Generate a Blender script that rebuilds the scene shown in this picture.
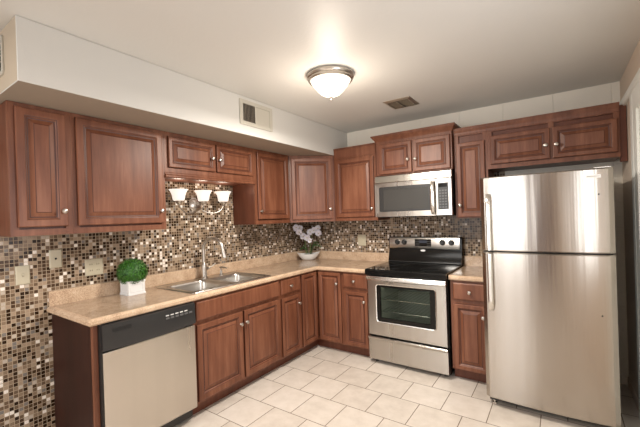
import bpy, bmesh, math, random
from mathutils import Vector, Matrix
random.seed(7)
for o in list(bpy.data.objects): bpy.data.objects.remove(o)
SC = bpy.context.scene
COL = SC.collection
PI = math.pi

# ------------------------------------------------------------ camera
F_PX, YAW, PITCH, ROLL = 345.37, 0.6047, -0.0017, -0.0324
cam_d = bpy.data.cameras.new('camera'); cam = bpy.data.objects.new('camera', cam_d); COL.objects.link(cam)
cy, sy, cp, sp = math.cos(YAW), math.sin(YAW), math.cos(PITCH), math.sin(PITCH)
Fv = Vector((-sy*cp, cy*cp, sp)); Rv = Vector((cy, sy, 0)); Uv = Rv.cross(Fv)
c, s = math.cos(ROLL), math.sin(ROLL)
R2 = c*Rv + s*Uv; U2 = -s*Rv + c*Uv
cam.matrix_world = Matrix.Translation((2.8478, -3.7353, 1.4582)) @ Matrix((R2, U2, -Fv)).transposed().to_4x4()
cam_d.sensor_width = 36; cam_d.lens = F_PX/640*36
cam_d.shift_x = -0.58/640; cam_d.shift_y = 3.86/640
cam_d.clip_start = 0.02
SC.camera = cam

# ------------------------------------------------------------ world, lights, exposure
SC.view_settings.view_transform = 'Standard'; SC.view_settings.look = 'None'
SC.view_settings.gamma = 1; SC.view_settings.exposure = -0.15
SC.view_settings.use_curve_mapping = False
W = bpy.data.worlds.new('world'); SC.world = W; W.use_nodes = True
W.node_tree.nodes['Background'].inputs[0].default_value = (0.80, 0.88, 1.0, 1)
W.node_tree.nodes['Background'].inputs[1].default_value = 0.6
def area(name, loc, rot, sx, sy_, power, color, spread=PI):
    d = bpy.data.lights.new(name, 'AREA'); d.shape = 'RECTANGLE'; d.size = sx; d.size_y = sy_
    d.energy = power; d.color = color; d.spread = spread
    o = bpy.data.objects.new(name, d); COL.objects.link(o); o.location = loc; o.rotation_euler = rot
    return o
# added daylight fill, set in an unseen rear window behind the photographer
area('added_rear_daylight', (1.15, -6.75, 1.45), (math.radians(90), 0, 0), 1.6, 1.5, 62, (0.93, 0.96, 1.0))
# added side daylight in an unseen right-wall window, placed from the corner door's glare
area('added_side_daylight', (3.33, -2.55, 1.50), (math.radians(90), 0, math.radians(90)), 1.0, 1.1, 22, (0.95, 0.97, 1.0))
# the glass bowl of the ceiling lamp sends most of its light down
area('ceiling_lamp_downlight', (1.505, -1.61, 2.29), (0, 0, 0), 0.30, 0.30, 50, (1.0, 0.93, 0.84))
# added overhead fill light, unseen, behind the photographer
area('added_overhead_fill', (1.0, -5.0, 2.42), (0, 0, 0), 1.2, 1.8, 62, (1.0, 0.97, 0.93))

# ------------------------------------------------------------ materials
def mat(name, base=(0.8, 0.8, 0.8), rough=0.5, metal=0.0, **kw):
    m = bpy.data.materials.new(name); m.use_nodes = True
    b = m.node_tree.nodes['Principled BSDF']
    b.inputs['Base Color'].default_value = (*base, 1)
    b.inputs['Roughness'].default_value = rough; b.inputs['Metallic'].default_value = metal
    for k, v in kw.items():
        b.inputs[k.replace('_', ' ')].default_value = v
    return m
def nodes(m): return m.node_tree.nodes, m.node_tree.links, m.node_tree.nodes['Principled BSDF']
def N(nt, t, **kw):
    n = nt.new(t)
    for k, v in kw.items(): setattr(n, k, v)
    return n
def math_n(nt, ln, op, a, b=None):
    n = N(nt, 'ShaderNodeMath', operation=op)
    for i, v in enumerate((a, b)):
        if v is None: continue
        if isinstance(v, (int, float)): n.inputs[i].default_value = v
        else: ln.new(v, n.inputs[i])
    return n.outputs[0]
def noise(nt, ln, scale, vec=None, detail=3, mapping=None, rough=0.5):
    n = N(nt, 'ShaderNodeTexNoise'); n.inputs['Scale'].default_value = scale
    n.inputs['Detail'].default_value = detail; n.inputs['Roughness'].default_value = rough
    if vec is None:
        g = N(nt, 'ShaderNodeNewGeometry'); vec = g.outputs['Position']
    if mapping:
        mp = N(nt, 'ShaderNodeMapping'); mp.inputs['Scale'].default_value = mapping
        ln.new(vec, mp.inputs[0]); vec = mp.outputs[0]
    ln.new(vec, n.inputs['Vector']); return n
def ramp(nt, ln, fac, stops, interp='LINEAR'):
    r = N(nt, 'ShaderNodeValToRGB'); r.color_ramp.interpolation = interp
    e = r.color_ramp.elements
    while len(e) < len(stops): e.new(0.5)
    for i, (p, col) in enumerate(stops):
        e[i].position = p; e[i].color = (*col, 1)
    ln.new(fac, r.inputs[0]); return r.outputs[0]
def bump(nt, ln, b, h, strength=0.2, dist=0.01):
    n = N(nt, 'ShaderNodeBump'); n.inputs['Strength'].default_value = strength; n.inputs['Distance'].default_value = dist
    ln.new(h, n.inputs['Height']); ln.new(n.outputs[0], b.inputs['Normal'])

def wood(name, dark, mid, light, rough=0.40, scale=(9, 9, 0.9)):
    m = mat(name, mid, rough); nt, ln, b = nodes(m)
    n = noise(nt, ln, 3.0, mapping=scale, detail=6, rough=0.6)
    n2 = noise(nt, ln, 2.3, mapping=(3, 3, 0.4), detail=2)
    mx = math_n(nt, ln, 'ADD', math_n(nt, ln, 'MULTIPLY', n.outputs['Fac'], 0.6), math_n(nt, ln, 'MULTIPLY', n2.outputs['Fac'], 0.4))
    ln.new(ramp(nt, ln, mx, [(0.32, dark), (0.5, mid), (0.68, light)]), b.inputs['Base Color'])
    b.inputs['Specular IOR Level'].default_value = 0.38
    return m
M_WOOD = wood('cherry_wood', (0.105, 0.034, 0.017), (0.170, 0.061, 0.031), (0.25, 0.103, 0.056))
M_GLAZE_SHADOW = mat('glaze_and_shadow', (0.065, 0.018, 0.010), 0.45)
M_WOODIN = wood('cherry_side_panel', (0.09, 0.027, 0.014), (0.125, 0.04, 0.021), (0.17, 0.058, 0.032))
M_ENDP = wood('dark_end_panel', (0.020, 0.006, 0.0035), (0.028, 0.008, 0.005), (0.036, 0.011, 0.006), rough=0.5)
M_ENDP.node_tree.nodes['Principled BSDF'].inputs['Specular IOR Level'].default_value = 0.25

def steel(name, base=(0.50, 0.47, 0.43), rough=0.28, stretch=(60, 60, 0.7), aniso=0.6, amp=0.10, grain=(0, 0, 1)):
    m = mat(name, base, rough, 1.0); nt, ln, b = nodes(m)
    if aniso:
        b.inputs['Anisotropic'].default_value = aniso
        tg = N(nt, 'ShaderNodeCombineXYZ'); ln.new(tg.outputs[0], b.inputs['Tangent'])
        for i in range(3): tg.inputs[i].default_value = grain[i]
        g = noise(nt, ln, 1.0, mapping=(10.3, 9.1, 0.25), detail=3); bump(nt, ln, b, g.outputs['Fac'], 0.35, 0.006)
    n = noise(nt, ln, 1.0, mapping=stretch, detail=4)
    r = math_n(nt, ln, 'ADD', math_n(nt, ln, 'MULTIPLY', n.outputs['Fac'], amp), rough - amp/2)
    ln.new(r, b.inputs['Roughness'])
    c2 = ramp(nt, ln, n.outputs['Fac'], [(0.3, tuple(x*0.97 for x in base)), (0.7, tuple(min(1, x*1.03) for x in base))])
    ln.new(c2, b.inputs['Base Color'])
    return m
M_STEEL = steel('brushed_steel', (0.58, 0.535, 0.48), stretch=(8.3, 7.7, 0.4), amp=0.05)
M_STEELH = steel('brushed_steel_horizontal', stretch=(8.3, 7.7, 0.4), amp=0.05)
M_FRIDGE = steel('fridge_steel', (0.46, 0.42, 0.375), 0.24, stretch=(7, 7, 0.3), amp=0.14)
M_SINK = steel('sink_steel', (0.56, 0.53, 0.49), 0.30, stretch=(20, 20, 20), aniso=0)
M_NICKEL = mat('satin_nickel', (0.56, 0.52, 0.47), 0.30, 1.0)
M_CHROME = mat('polished_handle', (0.74, 0.72, 0.68), 0.25, 1.0)
M_BLACK = mat('black_gloss_enamel', (0.010, 0.009, 0.008), 0.12, Specular_IOR_Level=0.18)
M_BLACKM = mat('black_plastic', (0.022, 0.021, 0.020), 0.35)
M_DWP = mat('dishwasher_panel_plastic', (0.022, 0.022, 0.023), 0.22)
M_GLASSTOP = mat('black_ceramic_glass', (0.006, 0.006, 0.006), 0.07, Specular_IOR_Level=0.2)
M_BURN = mat('burner_marking', (0.05, 0.05, 0.05), 0.2)
M_DGREY = mat('dark_grey_cabinet_side', (0.11, 0.105, 0.10), 0.45)
M_WHITE = mat('white_ceramic', (0.82, 0.81, 0.79), 0.18)
M_WHITEM = mat('white_painted_pot', (0.75, 0.75, 0.74), 0.4)
M_PLATE = mat('almond_plate', (0.50, 0.45, 0.33), 0.35)
M_PLATED = mat('almond_plate_recess', (0.36, 0.31, 0.22), 0.4)
M_DARK = mat('dark_slot', (0.01, 0.01, 0.01), 0.6)
M_KEY = mat('grey_key', (0.10, 0.10, 0.10), 0.4)
M_MARK = mat('pale_print', (0.75, 0.75, 0.74), 0.4)
M_LABEL = mat('label_paper', (0.9, 0.89, 0.87), 0.5)
M_VENT = mat('grille_paint', (0.50, 0.475, 0.41), 0.4)
M_BRONZED = mat('dark_bronze_metal', (0.16, 0.14, 0.11), 0.3, 0.9)
M_BRONZE = mat('aged_bronze_metal', (0.58, 0.52, 0.44), 0.3, 0.9)
M_CAVITY = mat('oven_enamel', (0.60, 0.62, 0.56), 0.35)
M_TRIM = mat('white_trim_paint', (0.86, 0.87, 0.82), 0.35)
M_LEAF = mat('orchid_leaf', (0.035, 0.12, 0.02), 0.35)
M_STEM = mat('orchid_stem', (0.16, 0.25, 0.06), 0.5)
M_PETAL = mat('orchid_petal', (0.88, 0.84, 0.92), 0.5, Subsurface_Weight=0.1)
M_LIP = mat('orchid_lip', (0.55, 0.50, 0.12), 0.5)
M_MOSS = mat('moss', (0.03, 0.05, 0.012), 0.9)

def topiary_mat():
    m = mat('boxwood_leaf', (0.05, 0.2, 0.02), 0.45); nt, ln, b = nodes(m)
    n = noise(nt, ln, 90, detail=2)
    ln.new(ramp(nt, ln, n.outputs['Fac'], [(0.35, (0.010, 0.05, 0.004)), (0.5, (0.028, 0.125, 0.012)), (0.68, (0.09, 0.27, 0.03))]), b.inputs['Base Color'])
    return m
M_BOX = topiary_mat()

def paint(name, base, rough=0.6, bscale=120, bs=0.12):
    m = mat(name, base, rough); nt, ln, b = nodes(m)
    n = noise(nt, ln, bscale, detail=2); bump(nt, ln, b, n.outputs['Fac'], bs, 0.004)
    return m
M_CEIL = paint('ceiling_paint', (0.66, 0.645, 0.61), 0.45, 45, 0.15)
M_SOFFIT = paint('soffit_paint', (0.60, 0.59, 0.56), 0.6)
M_SOFFIT_SHADE = paint('soffit_tan_shaded', (0.34, 0.28, 0.22), 0.6)
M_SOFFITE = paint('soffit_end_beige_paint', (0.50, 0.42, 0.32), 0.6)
M_WALLR = paint('warm_wall_paint', (0.72, 0.60, 0.49), 0.6)

def counter_mat(name, mul=1.0):
    m = mat(name, (0.5, 0.35, 0.2), 0.16); nt, ln, b = nodes(m)
    n = noise(nt, ln, 160, detail=4, rough=0.7); n2 = noise(nt, ln, 14, detail=3)
    mx = math_n(nt, ln, 'ADD', math_n(nt, ln, 'MULTIPLY', n.outputs['Fac'], 0.75), math_n(nt, ln, 'MULTIPLY', n2.outputs['Fac'], 0.25))
    st = [(0.36, (0.30, 0.19, 0.12)), (0.47, (0.52, 0.365, 0.245)), (0.55, (0.60, 0.44, 0.305)), (0.66, (0.72, 0.58, 0.43))]
    ln.new(ramp(nt, ln, mx, [(p, tuple(x*mul for x in q)) for p, q in st]), b.inputs['Base Color'])
    return m
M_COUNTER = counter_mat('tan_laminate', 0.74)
M_COUNTER_LIT = counter_mat('tan_laminate_lit', 1.0)  # lit copy of the laminate: lighter colour stands for light on the edges

def mosaic(name, axis):
    m = mat(name, (0.4, 0.3, 0.2), 0.2); nt, ln, b = nodes(m)
    g = N(nt, 'ShaderNodeNewGeometry'); sx = N(nt, 'ShaderNodeSeparateXYZ'); ln.new(g.outputs['Position'], sx.inputs[0])
    P = 0.0236
    u = math_n(nt, ln, 'DIVIDE', sx.outputs[axis], P); v = math_n(nt, ln, 'DIVIDE', sx.outputs['Z'], P)
    fu, fv = math_n(nt, ln, 'FLOOR', u), math_n(nt, ln, 'FLOOR', v)
    cb = N(nt, 'ShaderNodeCombineXYZ'); ln.new(fu, cb.inputs[0]); ln.new(fv, cb.inputs[1])
    wn = N(nt, 'ShaderNodeTexWhiteNoise'); wn.noise_dimensions = '2D'; ln.new(cb.outputs[0], wn.inputs['Vector'])
    tile = ramp(nt, ln, wn.outputs['Value'], [
        (0.0, (0.028, 0.014, 0.008)), (0.17, (0.072, 0.040, 0.023)), (0.34, (0.150, 0.098, 0.062)),
        (0.50, (0.25, 0.178, 0.120)), (0.66, (0.36, 0.268, 0.19)), (0.80, (0.20, 0.18, 0.165)),
        (0.88, (0.50, 0.43, 0.36)), (0.94, (0.85, 0.79, 0.73))], 'CONSTANT')
    # mottling inside each glass tile
    n = noise(nt, ln, 220, detail=2)
    mul = N(nt, 'ShaderNodeMixRGB', blend_type='MULTIPLY'); mul.inputs[0].default_value = 0.45
    ln.new(tile, mul.inputs[1]); ln.new(ramp(nt, ln, n.outputs['Fac'], [(0.3, (0.55, 0.55, 0.55)), (0.7, (1.3, 1.25, 1.2))]), mul.inputs[2])
    # grout
    def edge(x):
        f = math_n(nt, ln, 'FRACT', x)
        return math_n(nt, ln, 'MINIMUM', f, math_n(nt, ln, 'SUBTRACT', 1.0, f))
    d = math_n(nt, ln, 'MINIMUM', edge(u), edge(v))
    k = math_n(nt, ln, 'GREATER_THAN', d, 0.07)
    mx = N(nt, 'ShaderNodeMixRGB'); ln.new(k, mx.inputs[0]); mx.inputs[1].default_value = (0.42, 0.33, 0.235, 1); ln.new(mul.outputs[0], mx.inputs[2])
    ln.new(mx.outputs[0], b.inputs['Base Color'])
    r = math_n(nt, ln, 'SUBTRACT', 0.75, math_n(nt, ln, 'MULTIPLY', k, 0.58)); ln.new(r, b.inputs['Roughness'])
    b.inputs['Specular IOR Level'].default_value = 0.15
    # every tile sits at a slightly different tilt
    h = math_n(nt, ln, 'MULTIPLY', math_n(nt, ln, 'MINIMUM', d, 0.09), 8.0)
    sp = N(nt, 'ShaderNodeSeparateColor'); ln.new(wn.outputs['Color'], sp.inputs[0])
    tl = math_n(nt, ln, 'MULTIPLY', math_n(nt, ln, 'SUBTRACT', sp.outputs[0], 0.5), math_n(nt, ln, 'FRACT', u))
    bump(nt, ln, b, math_n(nt, ln, 'ADD', h, math_n(nt, ln, 'MULTIPLY', tl, 0.6)), 0.35, 0.003)
    return m
M_MOSY = mosaic('glass_mosaic_left', 'Y'); M_MOSX = mosaic('glass_mosaic_back', 'X')

def floor_mat():
    m = mat('beige_floor_tile', (0.7, 0.6, 0.5), 0.3); nt, ln, b = nodes(m)
    g = N(nt, 'ShaderNodeNewGeometry'); sx = N(nt, 'ShaderNodeSeparateXYZ'); ln.new(g.outputs['Position'], sx.inputs[0])
    v = math_n(nt, ln, 'DIVIDE', math_n(nt, ln, 'ADD', sx.outputs['Y'], 0.85+0.3067*40), 0.3067)
    row = math_n(nt, ln, 'FLOOR', v)
    par = math_n(nt, ln, 'MODULO', row, 2.0)     # r=-1 -> 39 odd
    u0 = math_n(nt, ln, 'DIVIDE', math_n(nt, ln, 'ADD', sx.outputs['X'], 0.3095*40-1.622), 0.3095)
    u = math_n(nt, ln, 'ADD', u0, math_n(nt, ln, 'MULTIPLY', par, 0.5))
    def edge(x):
        f = math_n(nt, ln, 'FRACT', x)
        return math_n(nt, ln, 'MINIMUM', f, math_n(nt, ln, 'SUBTRACT', 1.0, f))
    d = math_n(nt, ln, 'MINIMUM', edge(u), edge(v))
    k = math_n(nt, ln, 'GREATER_THAN', d, 0.0095)
    cb = N(nt, 'ShaderNodeCombineXYZ'); ln.new(math_n(nt, ln, 'FLOOR', u), cb.inputs[0]); ln.new(row, cb.inputs[1])
    wn = N(nt, 'ShaderNodeTexWhiteNoise'); wn.noise_dimensions = '2D'; ln.new(cb.outputs[0], wn.inputs['Vector'])
    n = noise(nt, ln, 9, detail=5, rough=0.65)
    mixv = math_n(nt, ln, 'ADD', math_n(nt, ln, 'MULTIPLY', n.outputs['Fac'], 0.8), math_n(nt, ln, 'MULTIPLY', wn.outputs['Value'], 0.2))
    tile = ramp(nt, ln, mixv, [(0.3, (0.54, 0.475, 0.41)), (0.5, (0.62, 0.555, 0.485)), (0.72, (0.69, 0.625, 0.56))])
    mx = N(nt, 'ShaderNodeMixRGB'); ln.new(k, mx.inputs[0]); mx.inputs[1].default_value = (0.17, 0.125, 0.09, 1); ln.new(tile, mx.inputs[2])
    ln.new(mx.outputs[0], b.inputs['Base Color'])
    ln.new(math_n(nt, ln, 'SUBTRACT', 0.8, math_n(nt, ln, 'MULTIPLY', k, 0.48)), b.inputs['Roughness'])
    bump(nt, ln, b, math_n(nt, ln, 'ADD', math_n(nt, ln, 'MULTIPLY', math_n(nt, ln, 'MINIMUM', d, 0.02), 40.0), math_n(nt, ln, 'MULTIPLY', n.outputs['Fac'], 0.25)), 0.3, 0.002)
    return m
M_FLOOR = floor_mat()

def block_mat():
    m = mat('painted_block_wall', (0.86, 0.81, 0.71), 0.5); nt, ln, b = nodes(m)
    g = N(nt, 'ShaderNodeNewGeometry'); sx = N(nt, 'ShaderNodeSeparateXYZ'); ln.new(g.outputs['Position'], sx.inputs[0])
    top = math_n(nt, ln, 'GREATER_THAN', sx.outputs['Z'], 2.10)
    v = math_n(nt, ln, 'DIVIDE', sx.outputs['Z'], 0.107)
    row = math_n(nt, ln, 'FLOOR', v)
    par = math_n(nt, ln, 'MULTIPLY', math_n(nt, ln, 'MODULO', row, 2.0), math_n(nt, ln, 'SUBTRACT', 1.0, top))
    u = math_n(nt, ln, 'ADD', math_n(nt, ln, 'DIVIDE', math_n(nt, ln, 'SUBTRACT', sx.outputs['X'], 2.83-4.0), 0.4), math_n(nt, ln, 'MULTIPLY', par, 0.5))
    def edge(x, s_):
        f = math_n(nt, ln, 'FRACT', x)
        return math_n(nt, ln, 'MULTIPLY', math_n(nt, ln, 'MINIMUM', f, math_n(nt, ln, 'SUBTRACT', 1.0, f)), s_)
    ev = math_n(nt, ln, 'ADD', edge(v, 0.107), top)
    d = math_n(nt, ln, 'MINIMUM', edge(u, 0.4), ev)
    n = noise(nt, ln, 60, detail=3)
    h = math_n(nt, ln, 'ADD', math_n(nt, ln, 'MULTIPLY', math_n(nt, ln, 'MINIMUM', d, 0.006), 150.0), math_n(nt, ln, 'MULTIPLY', n.outputs['Fac'], 0.3))
    bump(nt, ln, b, h, 0.6, 0.006)
    return m
M_BLOCK = block_mat()

def emis(name, base, col, st):
    m = mat(name, base, 0.3); b = m.node_tree.nodes['Principled BSDF']
    b.inputs['Emission Color'].default_value = (*col, 1); b.inputs['Emission Strength'].default_value = st
    return m
M_BOWL = emis('lit_alabaster_glass', (0.5, 0.47, 0.42), (1.0, 0.90, 0.74), 1.5)
M_SHADE = emis('lit_opal_glass', (0.30, 0.28, 0.26), (1.0, 0.88, 0.77), 1.1)
M_DISP = emis('oven_clock_display', (0.01, 0.01, 0.015), (0.25, 0.35, 0.6), 0.05)
def window_glass(name, tint, fac):
    m = bpy.data.materials.new(name); m.use_nodes = True; nt, ln = m.node_tree.nodes, m.node_tree.links
    b = nt['Principled BSDF']; b.inputs['Base Color'].default_value = (0.02, 0.022, 0.02, 1); b.inputs['Roughness'].default_value = 0.05
    t = nt.new('ShaderNodeBsdfTransparent'); t.inputs[0].default_value = (*tint, 1)
    mx = nt.new('ShaderNodeMixShader'); mx.inputs[0].default_value = fac
    ln.new(b.outputs[0], mx.inputs[1]); ln.new(t.outputs[0], mx.inputs[2]); ln.new(mx.outputs[0], nt['Material Output'].inputs[0])
    return m
M_OVENGLASS = window_glass('tinted_oven_glass', (0.84, 0.87, 0.84), 0.86)
M_MWGLASS = mat('microwave_window', (0.050, 0.048, 0.044), 0.20)

# ------------------------------------------------------------ mesh helpers
def origin(p): return Vector((0, 0, 0)) if p is None else p.matrix_basis.translation + (origin(p.parent) if p.parent else Vector((0, 0, 0)))
def obj(name, bm, m, parent=None, smooth=None):
    """link bm (world coordinates) as ONE mesh object; vertices become relative to the parent"""
    bmesh.ops.recalc_face_normals(bm, faces=bm.faces)
    o_ = origin(parent)
    if parent is None:
        lo = Vector([min(v.co[i] for v in bm.verts) for i in range(3)]); hi = Vector([max(v.co[i] for v in bm.verts) for i in range(3)])
        o_ = Vector(((lo.x+hi.x)/2, (lo.y+hi.y)/2, lo.z))
    bmesh.ops.translate(bm, verts=bm.verts, vec=-o_)
    me = bpy.data.meshes.new(name); bm.to_mesh(me); bm.free()
    ms = m if isinstance(m, (list, tuple)) else [m]
    for x in ms: me.materials.append(x)
    o = bpy.data.objects.new(name, me); COL.objects.link(o)
    if parent is None: o.location = o_
    else: o.parent = parent
    if smooth is not None:
        me.shade_smooth() if smooth is True else me.set_sharp_from_angle(angle=math.radians(smooth))
        if smooth is not True:
            for p in me.polygons: p.use_smooth = True
    return o
def thing(name, label, cat, loc, group=None):
    o = bpy.data.objects.new(name, None); COL.objects.link(o); o.location = loc
    o['label'] = label; o['category'] = cat; o.empty_display_size = 0.05
    if group: o['group'] = group
    return o
def tag(o, label, cat, group=None):
    o['label'] = label; o['category'] = cat
    if group: o['group'] = group
    return o
def struct(name, bm, m, **k):
    o = obj(name, bm, m, **k); o['kind'] = 'structure'; return o
ID = lambda u, v, z: Vector((u, v, z))
LEFT = lambda u, v, z: Vector((v, u, z))          # u along y, v out of the left wall
BACK = lambda u, v, z: Vector((u, -v, z))         # u along x, v out of the back wall
def box(bm, T, u0, u1, v0, v1, z0, z1, bev=0.0, seg=2, mi=0):
    vs = [bm.verts.new(T(u, v, z)) for u in (u0, u1) for v in (v0, v1) for z in (z0, z1)]
    fs = [bm.faces.new([vs[i] for i in q]) for q in ((0, 1, 3, 2), (4, 6, 7, 5), (0, 4, 5, 1), (2, 3, 7, 6), (0, 2, 6, 4), (1, 5, 7, 3))]
    for f in fs: f.material_index = mi
    if bev > 0:
        es = list({e for f in fs for e in f.edges})
        bmesh.ops.bevel(bm, geom=es, offset=bev, segments=seg, affect='EDGES', profile=0.5)
    return vs
def B(*boxes, T=ID, bev=0.0, seg=2):
    bm = bmesh.new()
    for b in boxes: box(bm, T, *b, bev=bev, seg=seg)
    return bm
def rings(bm, loops, cap0=True, cap1=True, mis=None):
    """skin a list of closed loops (lists of Vectors)"""
    L = [[bm.verts.new(p) for p in lp] for lp in loops]; n = len(L[0])
    for k in range(len(L)-1):
        for i in range(n):
            f = bm.faces.new((L[k][i], L[k][(i+1) % n], L[k+1][(i+1) % n], L[k+1][i]))
            if mis: f.material_index = mis[k]
    if cap0: bm.faces.new(L[0])
    if cap1: bm.faces.new(L[-1])
def rect(T, u0, u1, z0, z1, v): return [T(u0, v, z0), T(u1, v, z0), T(u1, v, z1), T(u0, v, z1)]
def panel_bm(T, u0, u1, z0, z1, v, frame=0.055, th=0.02):
    """raised panel cabinet door with a dark glazed groove"""
    bm = bmesh.new()
    pr = [(0, 0, 1), (0, th-0.008, 0), (0.002, th-0.002, 0), (0.006, th, 0), (frame-0.016, th, 0), (frame-0.012, th-0.003, 1), (frame-0.008, th-0.004, 0),  # outer sides darkened to stand for shadow around the door; groove rings are glaze
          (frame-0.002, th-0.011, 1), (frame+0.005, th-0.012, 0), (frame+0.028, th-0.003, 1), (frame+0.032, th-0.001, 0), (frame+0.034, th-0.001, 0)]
    lim = min(u1-u0, z1-z0)/2 - 0.012
    sc = min(1.0, lim/(frame+0.034))
    loops = [rect(T, u0+i*sc, u1-i*sc, z0+i*sc, z1-i*sc, v+d) for i, d, _ in pr]
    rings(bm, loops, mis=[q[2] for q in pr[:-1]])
    return bm
def slab_bm(T, u0, u1, z0, z1, v, th=0.02):
    bm = bmesh.new()
    pr = [(0, 0), (0, th-0.007), (0.003, th-0.004), (0.008, th-0.001), (0.012, th)]
    rings(bm, [rect(T, u0+i, u1-i, z0+i, z1-i, v+d) for i, d in pr]); return bm
def lathe(bm, prof, center, axis=(0, 0, 1), n=32, cap0=False, cap1=False):
    ax = Vector(axis).normalized()
    a = ax.orthogonal().normalized(); b = ax.cross(a); c0 = Vector(center)
    loops = [[c0 + ax*h + (a*math.cos(2*PI*i/n) + b*math.sin(2*PI*i/n))*max(r, 1e-4) for i in range(n)] for r, h in prof]
    rings(bm, loops, cap0, cap1)
def tube(bm, pts, r, n=10, caps=True):
    pts = [Vector(p) for p in pts]; rr = r if isinstance(r, (list, tuple)) else [r]*len(pts)
    loops = []; prev = None
    for i, p in enumerate(pts):
        d = (pts[min(i+1, len(pts)-1)] - pts[max(i-1, 0)]).normalized()
        a = d.orthogonal().normalized() if prev is None else (prev - d*prev.dot(d)).normalized()
        prev = a; b = d.cross(a)
        loops.append([p + (a*math.cos(2*PI*k/n) + b*math.sin(2*PI*k/n))*rr[i] for k in range(n)])
    rings(bm, loops, caps, caps)
def bez(p0, p1, p2, p3, n=12):
    out = []
    for i in range(n+1):
        t = i/n; out.append(Vector(p0)*(1-t)**3 + Vector(p1)*3*t*(1-t)**2 + Vector(p2)*3*t*t*(1-t) + Vector(p3)*t**3)
    return out
def sweep(bm, path, prof, side=1, caps=True):
    """mitred sweep of a closed profile [(offset, z)] along an open 2D path; offset goes to the right of travel (side=1)"""
    P = [Vector(p) for p in path]; loops = []
    for i, p in enumerate(P):
        ds = []
        if i > 0: ds.append((P[i]-P[i-1]).normalized())
        if i < len(P)-1: ds.append((P[i+1]-P[i]).normalized())
        ns = [Vector((d.y, -d.x))*side for d in ds]
        n = ns[0] if len(ns) == 1 else (ns[0]+ns[1]).normalized()/max(0.2, math.cos(ns[0].angle(ns[1])/2))
        loops.append([Vector((p.x+n.x*o, p.y+n.y*o, z)) for o, z in prof])
    rings(bm, loops, caps, caps)
def knob(T, u, z, v, parent):
    bm = bmesh.new(); p0 = T(u, v, z); ax = T(u, v+1, z) - p0
    lathe(bm, [(0.0001, -0.001), (0.009, -0.001), (0.0085, 0.003), (0.005, 0.008), (0.006, 0.013), (0.013, 0.017), (0.0155, 0.021), (0.014, 0.026), (0.008, 0.029), (0.0001, 0.030)], p0, ax, 20)
    return obj('knob', bm, M_NICKEL, parent, smooth=40)
def door(T, u0, u1, z0, z1, v, parent, kn=None, frame=0.055, name='door'):
    d = obj(name, panel_bm(T, u0, u1, z0, z1, v, frame), [M_WOOD, M_GLAZE_SHADOW], parent)
    if kn: knob(T, kn[0], kn[1], v+0.02, d)
    return d
def drawer(T, u0, u1, z0, z1, v, parent, kn=None, name='drawer_front'):
    d = obj(name, slab_bm(T, u0, u1, z0, z1, v), M_WOOD, parent)
    if kn: knob(T, kn[0], kn[1], v+0.02, d)
    return d
def face_frame(T, u0, u1, z0, z1, v, us, zs, parent, w=0.038):
    """rails and stiles around openings; us / zs: inner stile and rail centres"""
    bm = bmesh.new()
    for a, b_ in [(u0, u0+w), (u1-w, u1)] + [(x-w/2, x+w/2) for x in us]: box(bm, T, a, b_, v-0.02, v, z0, z1)
    for a, b_ in [(z0, z0+w), (z1-w, z1)] + [(x-w/2, x+w/2) for x in zs]: box(bm, T, u0+w, u1-w, v-0.0195, v-0.0004, a, b_)
    return obj('face_frame', bm, M_WOOD, parent)

# ------------------------------------------------------------ the setting
XR, H, YR = 3.282, 2.486, -6.8
struct('floor', B((-0.1, XR+0.1, YR-0.1, 0.1, -0.1, 0)), M_FLOOR)
struct('ceiling', B((-0.1, XR+0.1, YR-0.1, 0.1, H, H+0.1)), M_CEIL)
struct('wall_left', B((-0.1, 0, YR-0.1, 0.1, 0, H)), M_MOSY)
struct('wall_back', B((0, XR, 0, 0.1, 0, H)), M_BLOCK)
struct('wall_right', B((XR, XR+0.1, -1.9, 0.1, 0, H), (XR, XR+0.1, YR-0.1, -3.2, 0, H), (XR, XR+0.1, -3.2, -1.9, 0, 0.9), (XR, XR+0.1, -3.2, -1.9, 2.1, H)), M_WALLR)
struct('added_window_2', B((XR+0.01, XR+0.04, -3.2, -3.15, 0.9, 2.1), (XR+0.01, XR+0.04, -1.95, -1.9, 0.9, 2.1), (XR+0.01, XR+0.04, -3.15, -1.95, 0.9, 0.95), (XR+0.01, XR+0.04, -3.15, -1.95, 2.05, 2.1)), M_TRIM)  # unseen window frame added around the side daylight
# rear wall with an opening for the added window
struct('wall_rear', B((0, 0.3, YR-0.1, YR, 0, H), (2.0, XR, YR-0.1, YR, 0, H), (0.3, 2.0, YR-0.1, YR, 0, 0.65), (0.3, 2.0, YR-0.1, YR, 2.25, H)), M_WALLR)
struct('added_window_1', B((0.3, 0.36, YR-0.06, YR-0.01, 0.65, 2.25), (1.94, 2.0, YR-0.06, YR-0.01, 0.65, 2.25), (0.36, 1.94, YR-0.06, YR-0.01, 0.65, 0.71),
                     (0.36, 1.94, YR-0.06, YR-0.01, 2.19, 2.25), (1.12, 1.18, YR-0.06, YR-0.01, 0.71, 2.19)), M_TRIM)
struct('added_door_2', B((2.12, 2.92, YR, YR+0.03, 0.0, 2.03), (2.2, 2.48, YR+0.03, YR+0.036, 1.1, 1.9), (2.56, 2.84, YR+0.03, YR+0.036, 1.1, 1.9)), M_WOODIN)  # unseen dark door added to darken the fridge's reflections
# mosaic field on the back wall (behind the counters, up to beside the fridge)
struct('trim_1', B((0.0005, 2.43, -0.008, -0.0002, 0, 2.10)), M_MOSX)
# soffit above the left wall cabinets
ZS = 2.167
so = struct('wall_soffit', B((0.0005, 0.708, -3.18, -0.0005, ZS, H-0.0005), bev=0.003, seg=1), [M_SOFFIT, M_SOFFIT_SHADE, M_SOFFITE])
for p in so.data.polygons:                       # underside colour darkened to stand for shade, end face beige
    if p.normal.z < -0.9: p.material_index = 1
    if p.normal.y < -0.9: p.material_index = 2
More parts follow.
